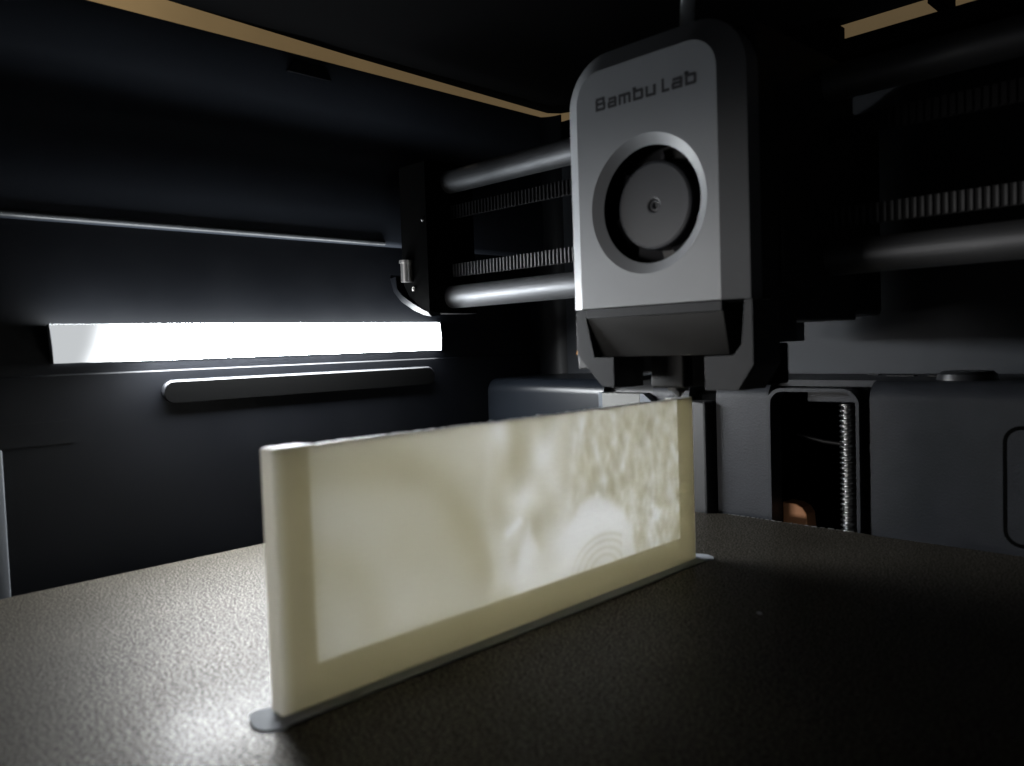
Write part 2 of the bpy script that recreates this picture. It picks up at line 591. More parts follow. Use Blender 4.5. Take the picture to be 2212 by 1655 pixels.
# tan room surface seen through the gap
bm = bmesh.new()
pts = [(-900, -400), (-900, 600)] + [(-600 - 300 * math.cos(math.radians(t)), 600 + 300 * math.sin(math.radians(t))) for t in range(15, 90, 15)] + [(-600, 900), (500, 900)]
lo_, hi_ = [bm.verts.new((a, b_, 150)) for a, b_ in pts], [bm.verts.new((a, b_, 900)) for a, b_ in pts]
for i in range(len(pts) - 1):
    bm.faces.new((lo_[i], lo_[i + 1], hi_[i + 1], hi_[i]))
room = from_bm('room_wall', bm, M_room, None, (-700, 700, 150), smooth=60)
tag(room, 'warm tan wall of the room seen through the gap under the lid', kind='structure')

# ------------------------------------------------------------------ LED light bar on the left wall
by0, by1, bz0, bz1 = ky(83.9), ky(255.6), kz(69.2), kz(82.6)
bar = empty('light_bar', (XW, by0, bz0), 'glowing white LED light bar on the left chamber wall', 'light bar')
# tilted diffuser: its face looks down and into the chamber
XT = XW + 15.5
tz = 70 + (82.6 - 70) * (-XT) / 305.0
ty0, ty1 = 83.4 * (-XT) / 305.0, 255.6 * (-XT) / 305.0
bm = bmesh.new()
n_ = 40
lowr = [bm.verts.new((XW + 0.6, by0 + (by1 - by0) * i / n_, bz0 - 0.05 * math.sin(i * 2.7))) for i in range(n_ + 1)]
midr = [bm.verts.new((0.5 * (XW + 0.6 + XT) + 0.7, 0.5 * (by0 + ty0) + (by1 - by0 - by0 / 2 - by1 / 2 + (by0 + by1) / 2 + 0.5 * ((ty1 - ty0) - (by1 - by0))) * i / n_, 0.5 * (bz0 + tz) - 0.7)) for i in range(n_ + 1)]
topr = [bm.verts.new((XT, ty0 + (ty1 - ty0) * i / n_, tz)) for i in range(n_ + 1)]
for A, B in ((lowr, midr), (midr, topr)):
    for i in range(n_):
        bm.faces.new((A[i], A[i + 1], B[i + 1], B[i]))
from_bm('diffuser', bm, M_led, bar, (XW, by0, bz0), smooth=60)
bm = bmesh.new()
b0 = [bm.verts.new((XW - 0.4, by0 + (by1 - by0) * i / n_, tz)) for i in range(n_ + 1)]
t0 = [bm.verts.new((XT, ty0 + (ty1 - ty0) * i / n_, tz + 0.02)) for i in range(n_ + 1)]
for i in range(n_):
    bm.faces.new((b0[i], b0[i + 1], t0[i + 1], t0[i]))
from_bm('diffuser_back', bm, M_ledtop, bar, (XW, by0, tz))
for (yy_, ty_) in ((by0, ty0), (by1, ty1)):
    bm = bmesh.new()
    e_ = [[bm.verts.new((a, yb_ + d_, c)) for a, yb_, c in ((XW - 0.4, yy_, bz0), (XW - 0.4, yy_, tz), (XT, ty_, tz), (XW + 0.6, yy_, bz0))] for d_ in ((-0.8, -0.05) if yy_ == by0 else (0.05, 0.8))]
    bm.faces.new(e_[0])
    bm.faces.new(e_[1][::-1])
    for i in range(4):
        bm.faces.new((e_[0][i], e_[0][(i + 1) % 4], e_[1][(i + 1) % 4], e_[1][i]))
    from_bm('end_plate', bm, M_wall, bar, (XW, yy_, bz0))

# ------------------------------------------------------------------ build plate
bed = empty('build_plate', (-148.5, 156, 0), 'textured bronze flexible sheet on the heated print bed', 'print bed')
bx0, bx1, byf, byr = -276.0, -20.5, 28.0, 284.0
bm = bmesh.new()
out = [(bx0 + 2, byf), (bx1 - 2, byf), (bx1, byf + 2), (bx1, byr - 3), (bx1 - 3, byr - 1.5), (-108, byr - 1.0), (-113, byr), (-168, byr + 1.2), (-173, byr - 2.5), (-262, byr - 2.5), (bx0, byr - 12), (bx0, byf + 2)]
add_prism(bm, out, 2, -0.6, 0.0)
from_bm('sheet', bm, M_pei, bed, (-148.5, 156, -0.6), smooth=None)
box('heater_slab', bx0 + 1.5, bx1 - 1.5, byf + 2, byr - 6, -6.5, -0.65, M_black, bed, bev=0.6)
# steel bits along the sheet's rear edge, put in for its glint
bm = bmesh.new()
random.seed(3)
x = -166.0
while x < -116:
    w_ = random.uniform(0.4, 2.2)
    yy = byr + 0.75 - (x + 166) / 50 * 0.75
    add_box(bm, x, x + w_, yy - 0.25 + 0.0, yy + 0.55, -0.45, random.uniform(0.02, 0.16))
    x += w_ + random.uniform(0.1, 1.4)
from_bm('edge_glint', bm, M_screwsteel, bed, (-140, byr, 0))

# ------------------------------------------------------------------ lithophane
LY0, LY1, LZ = 74.6, 220.4, 51.7
LX0, LX1 = -144.6, -140.0
litho = empty('lithophane', (-142, 147.5, 0), 'half-printed translucent white picture panel standing on the bronze sheet', '3d print')



def sstep(a, b, x):
    t = max(0.0, min(1.0, (x - a) / (b - a)))
    return t * t * (3 - 2 * t)


def seg_d(y, z, pts):
    best = 1e9
    for (a, b_), (c, d) in zip(pts[:-1], pts[1:]):
        ux, uz = c - a, d - b_
        t = max(0, min(1, ((y - a) * ux + (z - b_) * uz) / (ux * ux + uz * uz)))
        best = min(best, math.hypot(y - a - t * ux, z - b_ - t * uz))
    return best


SH = [(138.0, 8.0), (139.2, 17.5), (142.8, 24.7), (144.4, 27.5), (145.4, 22.5), (148.5, 18.2), (152.7, 19.4), (157.5, 22.0), (161.0, 24.5), (163.5, 28.0), (168.8, 29.0), (176.6, 26.8), (183.7, 22.4), (187.2, 16.0), (189.3, 8.0)]


def in_poly(y, z, P):
    c = False
    for i in range(len(P)):
        a, b_ = P[i], P[i - 1]
        if (a[1] > z) != (b_[1] > z) and y < (b_[0] - a[0]) * (z - a[1]) / (b_[1] - a[1]) + a[0]:
            c = not c
    return c


def thickness(y, z):
    """lightness 0..1 of the picture -> thickness of the print in mm"""
    n1 = noise.noise(Vector((y * 0.045, z * 0.06, 1.7)))
    n2 = noise.noise(Vector((y * 0.12, z * 0.10, 5.1)))
    g = 0.50 + 0.10 * n1 + 0.05 * n2
    # left: broad soft arcs
    d = seg_d(y, z, [(84, 47), (103.8, 45.0), (112.5, 42.0), (118.8, 35.4), (124, 28.2), (128, 18)])
    g -= 0.20 * math.exp(-(d / 4.5) ** 2)
    d = seg_d(y, z, [(82, 30), (89.3, 27.1), (94.5, 21.2), (97, 14)])
    g -= 0.15 * math.exp(-(d / 4.0) ** 2)
    d = seg_d(y, z, [(131.1, 46.0), (129.5, 33), (131.5, 20), (133, 12)])
    g += 0.10 * math.exp(-(d / 1.6) ** 2)
    # middle: loose patches
    m = sstep(128, 138, y) * (1 - sstep(158, 164, y))
    g += m * (0.36 * noise.noise(Vector((y * 0.16, z * 0.11, 9.0))) + 0.05)
    for (a, b_, r, w) in ((134.6, 49, 3.5, .28), (149.6, 45, 5, .22), (158.5, 42, 4, .15), (139, 31.6, 3.2, .22), (152, 33, 4.5, .20), (147.8, 25.5, 3.2, -.30), (143, 44, 4, -.22), (136, 39, 3, -.15)):
        g += w * math.exp(-((y - a) ** 2 + (z - b_) ** 2) / (r * r))
    # right: leafy mottling
    m = sstep(158, 165, y)
    leaf = noise.noise(Vector((y * 0.30 + z * 0.10, z * 0.16 - y * 0.04, 2.0))) + 0.45 * noise.noise(Vector((y * 0.62, z * 0.36, 4.0)))
    g += m * (0.50 * leaf - 0.01)
    g += m * 0.35 * max(0, noise.noise(Vector((y * 0.30 - z * 0.15, z * 0.17, 7.7))) - 0.15)
    d = seg_d(y, z, [(194.5, 13.0), (196.5, 16.5), (200.3, 19.0)])
    g += 0.30 * math.exp(-(d / 1.7) ** 2)
    d = seg_d(y, z, [(164.0, 50.5), (161.5, 40), (159.3, 27)])
    g += 0.14 * math.exp(-(d / 1.3) ** 2)
    d = seg_d(y, z, [(136.6, 24.2), (140.6, 26.4)])
    g += 0.34 * math.exp(-(d / 1.2) ** 2)
    # pale rounded shape low in the middle
    ds = seg_d(y, z, SH)
    inside = in_poly(y, z, SH)
    sd = ds if inside else -ds
    k = sstep(-1.0, 2.2, sd)
    gs = 0.87 - 0.08 * sstep(20, 8, z) - 0.18 * math.exp(-((y - 150) / 5.0) ** 2 - ((z - 16) / 5.0) ** 2)
    for r in (4.6, 6.6, 8.6, 10.4):
        e = abs(math.hypot((y - 173.5) / 1.35, (z - 6.5) * 1.0) - r) + 0.05 * max(0.0, 168 - y)
        if y < 182 and z > 8:
            gs -= 0.26 * math.exp(-(e / 0.5) ** 2)
    g = g * (1 - k) + gs * k
    g = max(0.0, min(1.0, g))
    g = max(0.0, min(1.0, 0.52 + 1.2 * (g - 0.52)))
    return 2.65 - 2.35 * g


def panel_mesh():
    """frame and picture are one continuous print: a flat face towards the bed's right side, relief towards the lamp"""
    bm = bmesh.new()
    wy0, wy1, wz = 82.5, 211.5, 8.2
    ys = [LY0, LY0 + 0.12, LY0 + 0.35, LY0 + 0.8, LY0 + 1.5] + [LY0 + 2.2 + 0.95 * i for i in range(5)] + [wy0 - 0.7]
    n_ = 300
    ys += [wy0 - 0.05] + [wy0 + 0.35 + (wy1 - wy0 - 0.7) * i / n_ for i in range(n_ + 1)] + [wy1 + 0.05]
    ys += [wy1 + 0.7] + [LY1 - 2.2 - 0.95 * i for i in range(5)][::-1] + [LY1 - 1.5, LY1 - 0.8, LY1 - 0.35, LY1 - 0.12, LY1]
    zs = [0.0, 0.5, 1.5, 3.0, 4.5, 6.0, 7.4, wz - 0.05] + [wz + 0.35 + (LZ - wz - 0.35) * i / 104 for i in range(105)]
    def ends(y):
        d = min(y - LY0, LY1 - y)
        r = 0.8
        return 0.0 if d >= r else r - math.sqrt(max(0.0, r * r - (r - d) ** 2))
    T = []
    F, B = [], []
    for k, z in enumerate(zs):
        fr, br = [], []
        for y in ys:
            e = ends(y)
            inside = wy0 < y < wy1 and z > wz
            layer = 0.012 * math.sin(z * 31.0) + 0.03 * noise.noise(Vector((y * 0.3, z * 2.3, 4.0)))
            xf = LX1 - e + layer
            if inside:
                t = thickness(y, z)
                xb = LX1 - t
            else:
                xb = LX0 + e - layer
            zz = z
            if k == len(zs) - 1:
                zz += 0.24 * noise.noise(Vector((y * 0.5, 0, 8.1))) + 0.14 * noise.noise(Vector((y * 2.1, 0, 1.1)))
            fr.append(bm.verts.new((xf, y, zz)))
            br.append(bm.verts.new((xb, y, zz)))
            tv = 2.7 - 2.2 * sstep(3.4, 0.4, y - LY0) if not inside else 0.80 * (t - 0.25)  # low values near the front end paint its leaking light
            if e > 0 or z < 0.2:
                tv = 0.3 if e > 0.1 else 2.0
            T += [tv, tv]
        F.append(fr)
        B.append(br)
    ny, nz = len(ys) - 1, len(zs) - 1
    for k in range(nz):
        for i in range(ny):
            bm.faces.new((F[k][i], F[k][i + 1], F[k + 1][i + 1], F[k + 1][i]))
            bm.faces.new((B[k][i], B[k + 1][i], B[k + 1][i + 1], B[k][i + 1]))
    for i in range(ny):
        bm.faces.new((F[0][i], B[0][i], B[0][i + 1], F[0][i + 1]))
        bm.faces.new((F[nz][i], F[nz][i + 1], B[nz][i + 1], B[nz][i]))
    for k in range(nz):
        bm.faces.new((F[k][0], F[k + 1][0], B[k + 1][0], B[k][0]))
        bm.faces.new((F[k][ny], B[k][ny], B[k + 1][ny], F[k + 1][ny]))
    return bm, T


pbm, thick = panel_mesh()
pn = from_bm('framed_picture', pbm, M_pla, litho, (-142, 147.5, 0), smooth=60)
ta = pn.data.attributes.new('thickness_end_glow', 'FLOAT', 'POINT')
ta.data.foreach_set('value', thick)
# white strip added along the top so it shows as a bright lit line
bm = bmesh.new()
zt_ = LZ + 0.02
ysl = [LY0 + 0.5 + (LY1 - LY0 - 1.0) * i / 260 for i in range(261)]
rows_ = []
for y in ysl:
    ins = 82.5 < y < 211.5
    xb_ = LX1 - (max(0.7, thickness(y, LZ)) if ins else LX1 - LX0 - 0.15)
    dz = 0.24 * noise.noise(Vector((y * 0.5, 0, 8.1))) + 0.14 * noise.noise(Vector((y * 2.1, 0, 1.1)))
    hh = 0.22 + 0.12 * noise.noise(Vector((y * 0.9, 3.0, 0)))
    if abs(y - 133.0) < 0.7 or abs(y - 150) < 0.4:
        hh += 0.35
    rows_.append([bm.verts.new(q) for q in ((LX1 - 0.06, y, zt_ + dz - 0.05), (LX1 - 0.10, y, zt_ + dz + hh), (xb_ + 0.05, y, zt_ + dz + hh), (xb_, y, zt_ + dz - 0.05))])
for A, B in zip(rows_[:-1], rows_[1:]):
    for i in range(4):
        bm.faces.new((A[i], A[(i + 1) % 4], B[(i + 1) % 4], B[i]))
bm.faces.new(rows_[0])
bm.faces.new(rows_[-1][::-1])
M_toplit = mat('top_lit_white', (0.62, 0.62, 0.60), 0.5)
from_bm('top_lit_strip', bm, M_toplit, litho, (-142, 147.5, LZ), smooth=40)
pn['label'] = 'translucent picture with a thicker border on three sides'

# brim: a thin skirt around the foot with a curled ear at each end
bm = bmesh.new()
def brim_z(x, y):
    lift = 0.5 * sstep(73.5, 68.5, y) * sstep(-137, -146, x) + 0.25 * sstep(221.5, 225, y)
    return 0.05 + lift
ol = [(-136.2 + 0.12 * noise.noise(Vector((y * 0.3, 0, 0))), y) for y in [74 + 147 * i / 60 for i in range(61)]]
ol += [(-139.4 + 4.4 * math.cos(math.radians(t)), 221.6 + 3.6 * math.sin(math.radians(t))) for t in range(12, 175, 9)]
ol += [(-146.0 + 0.12 * noise.noise(Vector((y * 0.3, 5, 0))), y) for y in [221 - 147 * i / 60 for i in range(61)]]
ol += [(-141.0 + (5.7 + 0.25 * math.sin(t * 0.11)) * math.cos(math.radians(t)), 73.4 + (4.6 + 0.3 * math.sin(t * 0.07)) * math.sin(math.radians(t))) for t in range(188, 350, 6)]
core = [(-141.0 + (x + 141.0) * 0.55, 147.5 + (y - 147.5) * 0.975) for x, y in ol]
T0 = [bm.verts.new((x, y, brim_z(x, y) + 0.28)) for x, y in ol]
T1 = [bm.verts.new((x, y, brim_z(x, y) * 0.5 + 0.28)) for x, y in core]
U0 = [bm.verts.new((x, y, brim_z(x, y))) for x, y in ol]
for i in range(len(ol)):
    j = (i + 1) % len(ol)
    bm.faces.new((T0[i], T0[j], T1[j], T1[i]))
    bm.faces.new((T0[i], T0[j], U0[j], U0[i]))
bm.faces.new(T1)
bm.faces.new(U0)
from_bm('brim', bm, M_brim, litho, (-141, 147, 0), smooth=40)

# tiny crumb of filament on the sheet
bm = bmesh.new()
bmesh.ops.create_icosphere(bm, subdivisions=2, radius=0.55)
for v_ in bm.verts:
    v_.co = Vector((v_.co.x * 1.5, v_.co.y * 0.7, v_.co.z * 0.6)) * (1 + 0.3 * noise.noise(v_.co * 2)) + Vector((-99.6, 185, 0.34))
crumb = from_bm('filament_crumb', bm, M_brim, None, (-99.6, 185, 0), smooth=60)
tag(crumb, 'tiny pale filament crumb lying on the dark side of the sheet', 'crumb')

# ------------------------------------------------------------------ toolhead
th = empty('toolhead', (-131.6, 214, 52.5), 'print head with light grey fan cover hanging on two rods', 'print head')
FX0, FX1, FZT, FZB = -154.8, -108.5, 147.6, 80.1
CH = 6.1
YF, YO = 185.0, 189.1


def cover_outline(x0, x1, z0, z1, r, n=10):
    return [(x0, z0), (x1, z0)] + arc(x1 - r, z1 - r, r, 0, 90, n) + arc(x0 + r, z1 - r, r, 90, 180, n)


fi = cover_outline(FX0, FX1, FZB, FZT, 8.5)
fo = cover_outline(FX0 - CH, FX1 + CH, FZB, FZT + CH, 8.5 + CH)
HC, HR, HR2, HD = (-131.0, 107.7), 19.1, 16.1, 1.9
bm = bmesh.new()
NH = 64
vf = [bm.verts.new((x, YF, z)) for x, z in fi]
vo = [bm.verts.new((x, YO, z)) for x, z in fo]
vb = [bm.verts.new((x, YO + 6, z)) for x, z in fo]
vi = [bm.verts.new((x * 1.0, YO + 6, z)) for x, z in fi]
for i in range(len(fi)):
    j = (i + 1) % len(fi)
    bm.faces.new((vf[i], vf[j], vo[j], vo[i]))
    bm.faces.new((vo[i], vo[j], vb[j], vb[i]))
    if i != 0:
        bm.faces.new((vb[i], vb[j], vi[j], vi[i]))
h1 = [bm.verts.new((HC[0] + HR * math.cos(2 * math.pi * k / NH), YF, HC[1] + HR * math.sin(2 * math.pi * k / NH))) for k in range(NH)]
h2 = [bm.verts.new((HC[0] + HR2 * math.cos(2 * math.pi * k / NH), YF + HD, HC[1] + HR2 * math.sin(2 * math.pi * k / NH))) for k in range(NH)]
for k in range(NH):
    bm.faces.new((h1[k], h1[(k + 1) % NH], h2[(k + 1) % NH], h2[k]))
es = [bm.edges.get((vf[i], vf[(i + 1) % len(vf)])) for i in range(len(vf))]
es += [bm.edges.get((h1[k], h1[(k + 1) % NH])) for k in range(NH)]
bmesh.ops.triangle_fill(bm, edges=es, use_beauty=True, use_dissolve=False, normal=(0, -1, 0))
cover = from_bm('front_cover', bm, M_cover, th, (-131.6, YF, FZB), smooth=22)
cover['label'] = 'light grey fan cover with dark lettering'

# lettering on the cover, built from short strokes
GL = {
    'B': [[(0.06, 1.0), (0.85, 1.0), (0.92, .92), (0.92, .60), (0.84, .53), (0.16, .53)], [(0.84, .53), (1.0, .44), (1.0, .08), (0.92, 0), (0, 0), (0, .80)]],
    'a': [[(0.1, .74), (0.9, .74), (1, .66), (1, 0), (0.08, 0), (0, .08), (0, .30), (.08, .38), (1, .38)]],
    'm': [[(0, 0), (0, .74), (0.92, .74), (1, .66), (1, 0)], [(0.5, .74), (0.5, 0)]],
    'b': [[(-0.02, 1.0), (0.16, 1.0)], [(0.05, 1.0), (0.05, 0), (0.92, 0), (1, .08), (1, .66), (.92, .74), (0.05, .74)]],
    'u': [[(0, .74), (0, .08), (.08, 0), (1, 0), (1, .74)]],
    'L': [[(0, 1.0), (0, 0), (1, 0)]],
}
H = 3.7
bm = bmesh.new()
SW = 0.80
def stroke(bm, pts, w, x0, wd, z0, h):
    P = [(x0 + w / 2 + a * (wd - w), z0 + w / 2 + b_ * (h - w)) for a, b_ in pts]
    for n_, ((a, b_), (c, d)) in enumerate(zip(P[:-1], P[1:])):
        L = math.hypot(c - a, d - b_)
        ux, uz = (c - a) / L, (d - b_) / L
        e = w / 2
        a2, b2, c2, d2 = a - ux * e * .92, b_ - uz * e * .92, c + ux * e * .92, d + uz * e * .92
        nx, nz_ = -uz * w / 2, ux * w / 2
        yy = YF - 0.035 - 0.004 * n_
        vs = [bm.verts.new((a2 + nx, yy, b2 + nz_)), bm.verts.new((c2 + nx, yy, d2 + nz_)), bm.verts.new((c2 - nx, yy, d2 - nz_)), bm.verts.new((a2 - nx, yy, b2 - nz_))]
        vk = [bm.verts.new((q.co.x, YF + 0.05, q.co.z)) for q in vs]
        bm.faces.new(vs)
        for k in range(4):
            bm.faces.new((vs[k], vs[(k + 1) % 4], vk[(k + 1) % 4], vk[k]))
for ch, x0_, x1_ in (('B', -147.6, -144.1), ('a', -143.2, -140.1), ('m', -139.4, -135.2), ('b', -134.5, -131.0), ('u', -130.2, -126.9), ('L', -125.0, -122.5), ('a', -121.8, -118.5), ('b', -117.8, -114.3)):
    for st in GL[ch]:
        stroke(bm, st, SW, x0_, x1_ - x0_, 136.2, H)
lt = from_bm('lettering', bm, M_letter, cover, (-131, YF, 136))
lt['label'] = 'dark printed words Bambu Lab'

# fan
fan = link('fan', bpy.data.meshes.new('fan'), None, th)
bpy.data.objects.remove(fan)
bm = bmesh.new()
ring_in = [(HR2 + 0.0, YF + HD - 0.05), (HR2 + 0.6, YF + 11.5)]
for k in range(NH):
    pass
A = [bm.verts.new((HC[0] + (HR2 + .02) * math.cos(2 * math.pi * k / NH), YF + HD + .02, HC[1] + (HR2 + .02) * math.sin(2 * math.pi * k / NH))) for k in range(NH)]
B = [bm.verts.new((HC[0] + (HR2 + .8) * math.cos(2 * math.pi * k / NH), YF + 11.5, HC[1] + (HR2 + .8) * math.sin(2 * math.pi * k / NH))) for k in range(NH)]
for k in range(NH):
    bm.faces.new((A[k], A[(k + 1) % NH], B[(k + 1) % NH], B[k]))
bm.faces.new(B)
shroud = from_bm('fan_shroud', bm, M_void, th, (HC[0], YF + 11, HC[1]), smooth=40)
bm = bmesh.new()
prof_h = [(0.0, 1.4), (0.55, 1.4), (0.75, 0.75), (1.2, 0.55), (1.65, 0.6), (1.9, 0.12), (2.3, 0.0), (11.3, 0.0), (12.0, 0.25), (12.3, 0.9), (12.3, 7.0)]
YH = YF + 3.6
SEG = 64
prev = None
for (r, d) in prof_h:
    if r == 0:
        ring = [bm.verts.new((HC[0], YH + d, HC[1]))]
    else:
        ring = [bm.verts.new((HC[0] + r * math.cos(2 * math.pi * k / SEG), YH + d, HC[1] + r * math.sin(2 * math.pi * k / SEG))) for k in range(SEG)]
    if prev is not None:
        for k in range(SEG):
            k2 = (k + 1) % SEG
            if len(prev) == 1:
                bm.faces.new((prev[0], ring[k], ring[k2]))
            else:
                bm.faces.new((prev[k], prev[k2], ring[k2], ring[k]))
    prev = ring
hub = from_bm('fan_hub', bm, M_hub, th, (HC[0], YH, HC[1]), smooth=12)
NB = 7
def blade_bm(a0):
    bm = bmesh.new()
    rows = []
    for i in range(8):
        t = i / 7
        a = a0 + math.radians(40) * t
        yy = YH + 3.2 + 4.5 * t
        rows.append([(HC[0] + r * math.cos(a + (r - 12) * 0.03), yy, HC[1] + r * math.sin(a + (r - 12) * 0.03)) for r in (12.2, 14.0, 15.7)])
    top = [[bm.verts.new(q) for q in r_] for r_ in rows]
    bot = [[bm.verts.new((q[0], q[1] + 0.5, q[2])) for q in r_] for r_ in rows]
    for i in range(7):
        for j in range(2):
            bm.faces.new((top[i][j], top[i][j + 1], top[i + 1][j + 1], top[i + 1][j]))
            bm.faces.new((bot[i][j], bot[i + 1][j], bot[i + 1][j + 1], bot[i][j + 1]))
        bm.faces.new((top[i][2], bot[i][2], bot[i + 1][2], top[i + 1][2]))
    return bm
for k in range(NB):
    from_bm('fan_blade', blade_bm(math.radians(28 + k * 360 / NB)), M_blade, hub, (HC[0], YH, HC[1]), smooth=50)

# dark body behind the cover
bp = [(YO + 5.8, FZB + 0.2), (YO + 5.8, 151.5), (256, 152), (256, 74.4), (215.4, 74.4), (215.4, 68.6), (200.2, 68.6), (200.2, FZB + 0.2)]
prism('rear_body', bp, 0, FX0 - CH + 0.5, FX1 + CH - 0.3, M_black, th, bev=0.5)
box('shade_block', FX0 - CH + 3, -119, 255.9, 322, 76.8, 150, M_black, th, bev=2.0)  # added block hidden behind the head, shades the back wall
box('shade_block_skirt', FX0 - CH + 3.2, -150.5, 256.1, 321.8, 68.0, 78, M_black, th)  # added skirt, shades the wall below the block
# side rib seen on the right flank
prism('side_rib', [(206, 84), (224, 84), (210, 138), (206, 138)], 0, FX1 + CH - 0.31, FX1 + CH + 0.5, M_black, th, bev=0.2)

# lower duct: U-shaped plate with two chamfered feet
TL, TR = -157.6, -100.0
legl = [(TL, 79.8), (TL, 66.5), (-148.4, 57.2), (-144.0, 56.9), (-144.0, 65.7), (-151.0, 65.7), (-153.8, 77.2), (-153.8, 79.8)]
legr = [(-102.2, 79.8), (-103.2, 68.5), (-105.6, 65.6), (-114.0, 65.5), (-114.0, 56.7), (-104.4, 56.7), (TR, 63.2), (TR, 79.8)]
prism('duct_foot', legl, 1, 185.4, 186.8, M_duct, th, bev=0.12, smooth=20)
prism('duct_foot', legr, 1, 185.4, 186.8, M_duct, th, bev=0.12, smooth=20)
prism('duct_side_shade', [(a, b_ - 0.15) for a, b_ in legl], 1, 186.8, 199.6, M_black, th, smooth=20)  # black flanks put the unlit sides of the feet into colour
prism('duct_side_shade', [(a, b_ - 0.15) for a, b_ in legr], 1, 186.8, 199.6, M_black, th, smooth=20)
M_dside = M_black
dp = [(185.3, 79.85), (185.3, 77.2), (185.9, 76.9), (188.7, 65.8), (199.4, 65.8), (199.4, 79.85)]
box('duct_lip', -153.6, -108.5, 185.25, 187.2, 77.2, 79.85, M_duct, th, bev=0.15)
prism('duct_nozzle', [(185.9, 77.15), (188.7, 65.8), (199.4, 65.8), (199.4, 77.15)], 0, -153.6, -108.5, M_ductdark, th, bev=0.15)
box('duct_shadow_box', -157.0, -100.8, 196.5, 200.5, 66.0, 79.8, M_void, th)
# hot end
box('heater_sock', -146.0, -134.0, 206, 221, 55.6, 68.5, M_ductdark, th, bev=1.0, seg=3)
bm = bmesh.new()
add_cyl(bm, (-141.0, 214), 2, 3.6, 55.8, 54.4, 24, 3.2)
add_cyl(bm, (-141.0, 214), 2, 2.2, 54.5, 52.25, 24, 0.6)
from_bm('nozzle', bm, M_screwsteel, th, (-141, 214, 52.2), smooth=40)
box('rear_duct', -128, -104.5, 201, 214, 57.0, 68.4, M_void, th, bev=0.8)
box('rear_duct', -158.5, -149, 201, 212, 60.0, 68.4, M_black, th, bev=0.8)
prism('orange_cable_tab', [(-165.4, 66.6), (-161.4, 66.0), (-161.2, 74.0), (-162.4, 73.6)], 1, 194, 196.5, M_orange, th)
box('cable_clip', -165.0, -159.5, 194.5, 198, 62.0, 66.0, M_black, th, bev=0.4)

# ------------------------------------------------------------------ gantry: rods, belts, carriage block
for (z, lab) in ((92.6, 'lower satin grey guide rod running behind the print head'), (143.4, 'upper satin grey guide rod running behind the print head')):
    r = cyl('guide_rod', (238, z), 0, 5.05, -290, 40, M_rod, seg=48)
    tag(r, lab, 'rod', 'guide rods')

bm = bmesh.new()
add_box(bm, 0, 0.95, -0.75, 0.0, -2.85, 2.85, 0.18, 1)
for v_ in bm.verts:
    v_.co *= MM
bmesh.ops.recalc_face_normals(bm, faces=bm.faces)
tooth_me = bpy.data.meshes.new('tooth')
bm.to_mesh(tooth_me)
bm.free()
tooth_me.materials.append(M_tooth)
tooth_shaded = tooth_me.copy()
tooth_shaded.materials[0] = M_rubber  # darker copy puts the upper belt's weaker light into its colour
for (zc, lab) in ((104.4, 'lower black toothed drive belt above the lower rod'), (130.2, 'upper black toothed drive belt below the upper rod')):
    bt = empty('toothed_belt', (-130, 238.6, zc), lab, 'belt', 'drive belts')
    box('band', -284, 40, 238.6, 239.4, zc - 2.95, zc + 2.95, M_rubber, bt)
    for k in range(160):
        x = -283.5 + 2.0 * k
        if -160 < x < -104 or x > 10:
            continue
        o = bpy.data.objects.new('tooth', tooth_me if zc < 110 else tooth_shaded)
        COL.objects.link(o)
        o.parent = bt
        o.location = Vector((x + 130, -0.02, 0)) * MM

blk = empty('carriage_block', (-292, 240, 85), 'black gantry end block at the left wall holding the rods', 'gantry block')
outer = [(-300, 152), (-300, 106), (-299.5, 97), (-296, 91.2), (-288, 86.8), (-279, 85.2), (-274, 85.4), (-274, 152)]
inner = [(-292.0, 151), (-292, 108), (-291.5, 99.5), (-288, 94), (-281, 89.0), (-275.5, 86.4), (-274, 86.4), (-274, 151)]
bm = bmesh.new()
vi_ = [bm.verts.new((x, 224.3, z)) for x, z in inner]
vo_ = [bm.verts.new((x, 231.5, z)) for x, z in outer]
vb_ = [bm.verts.new((x, 252, z)) for x, z in outer]
bm.faces.new(vi_)
bm.faces.new(vb_[::-1])
for i in range(8):
    j = (i + 1) % 8
    bm.faces.new((vi_[i], vi_[j], vo_[j], vo_[i]))
    bm.faces.new((vo_[i], vo_[j], vb_[j], vb_[i]))
from_bm('block_body', bm, M_void, blk, (-290, 238, 86), smooth=45)
lipo = [(-309.6, 105.5), (-306, 98.5), (-299, 92.2), (-289, 87.6), (-280, 85.4), (-274.5, 85.0)]
lipi = [(-297.0, 103.0), (-296.2, 97.5), (-292.5, 94.2), (-285.0, 90.2), (-278.5, 87.2), (-274.5, 85.8)]
bm = bmesh.new()
l1 = [bm.verts.new((x, 230.8, z - 0.4)) for x, z in lipo]
l2 = [bm.verts.new((x, 226.0, z - 0.6)) for x, z in [((a + c) / 2 - 0.6, (b_ + d) / 2 - 0.8) for (a, b_), (c, d) in zip(lipo, lipi)]]
l3 = [bm.verts.new((x, 223.9, z)) for x, z in lipi]
l4 = [bm.verts.new((x, 231.2, z + 0.6)) for x, z in lipi]
for A, B in ((l1, l2), (l2, l3), (l3, l4), (l4, l1)):
    for i in range(5):
        bm.faces.new((A[i], A[i + 1], B[i + 1], B[i]))
bm.faces.new((l1[0], l2[0], l3[0], l4[0]))
bm.faces.new((l1[5], l4[5], l3[5], l2[5]))
from_bm('lower_lip', bm, M_wall, blk, (-290, 228, 86), smooth=70)
bm = bmesh.new()
add_cyl(bm, (-287.2, 222.9), 2, 2.7, 99.8, 108.2, 32)
add_cyl(bm, (-287.2, 222.9), 2, 3.3, 108.2, 109.4, 32)
from_bm('idler_pin', bm, M_silver, blk, (-287.2, 222.9, 99.8), smooth=40)
bm = bmesh.new()
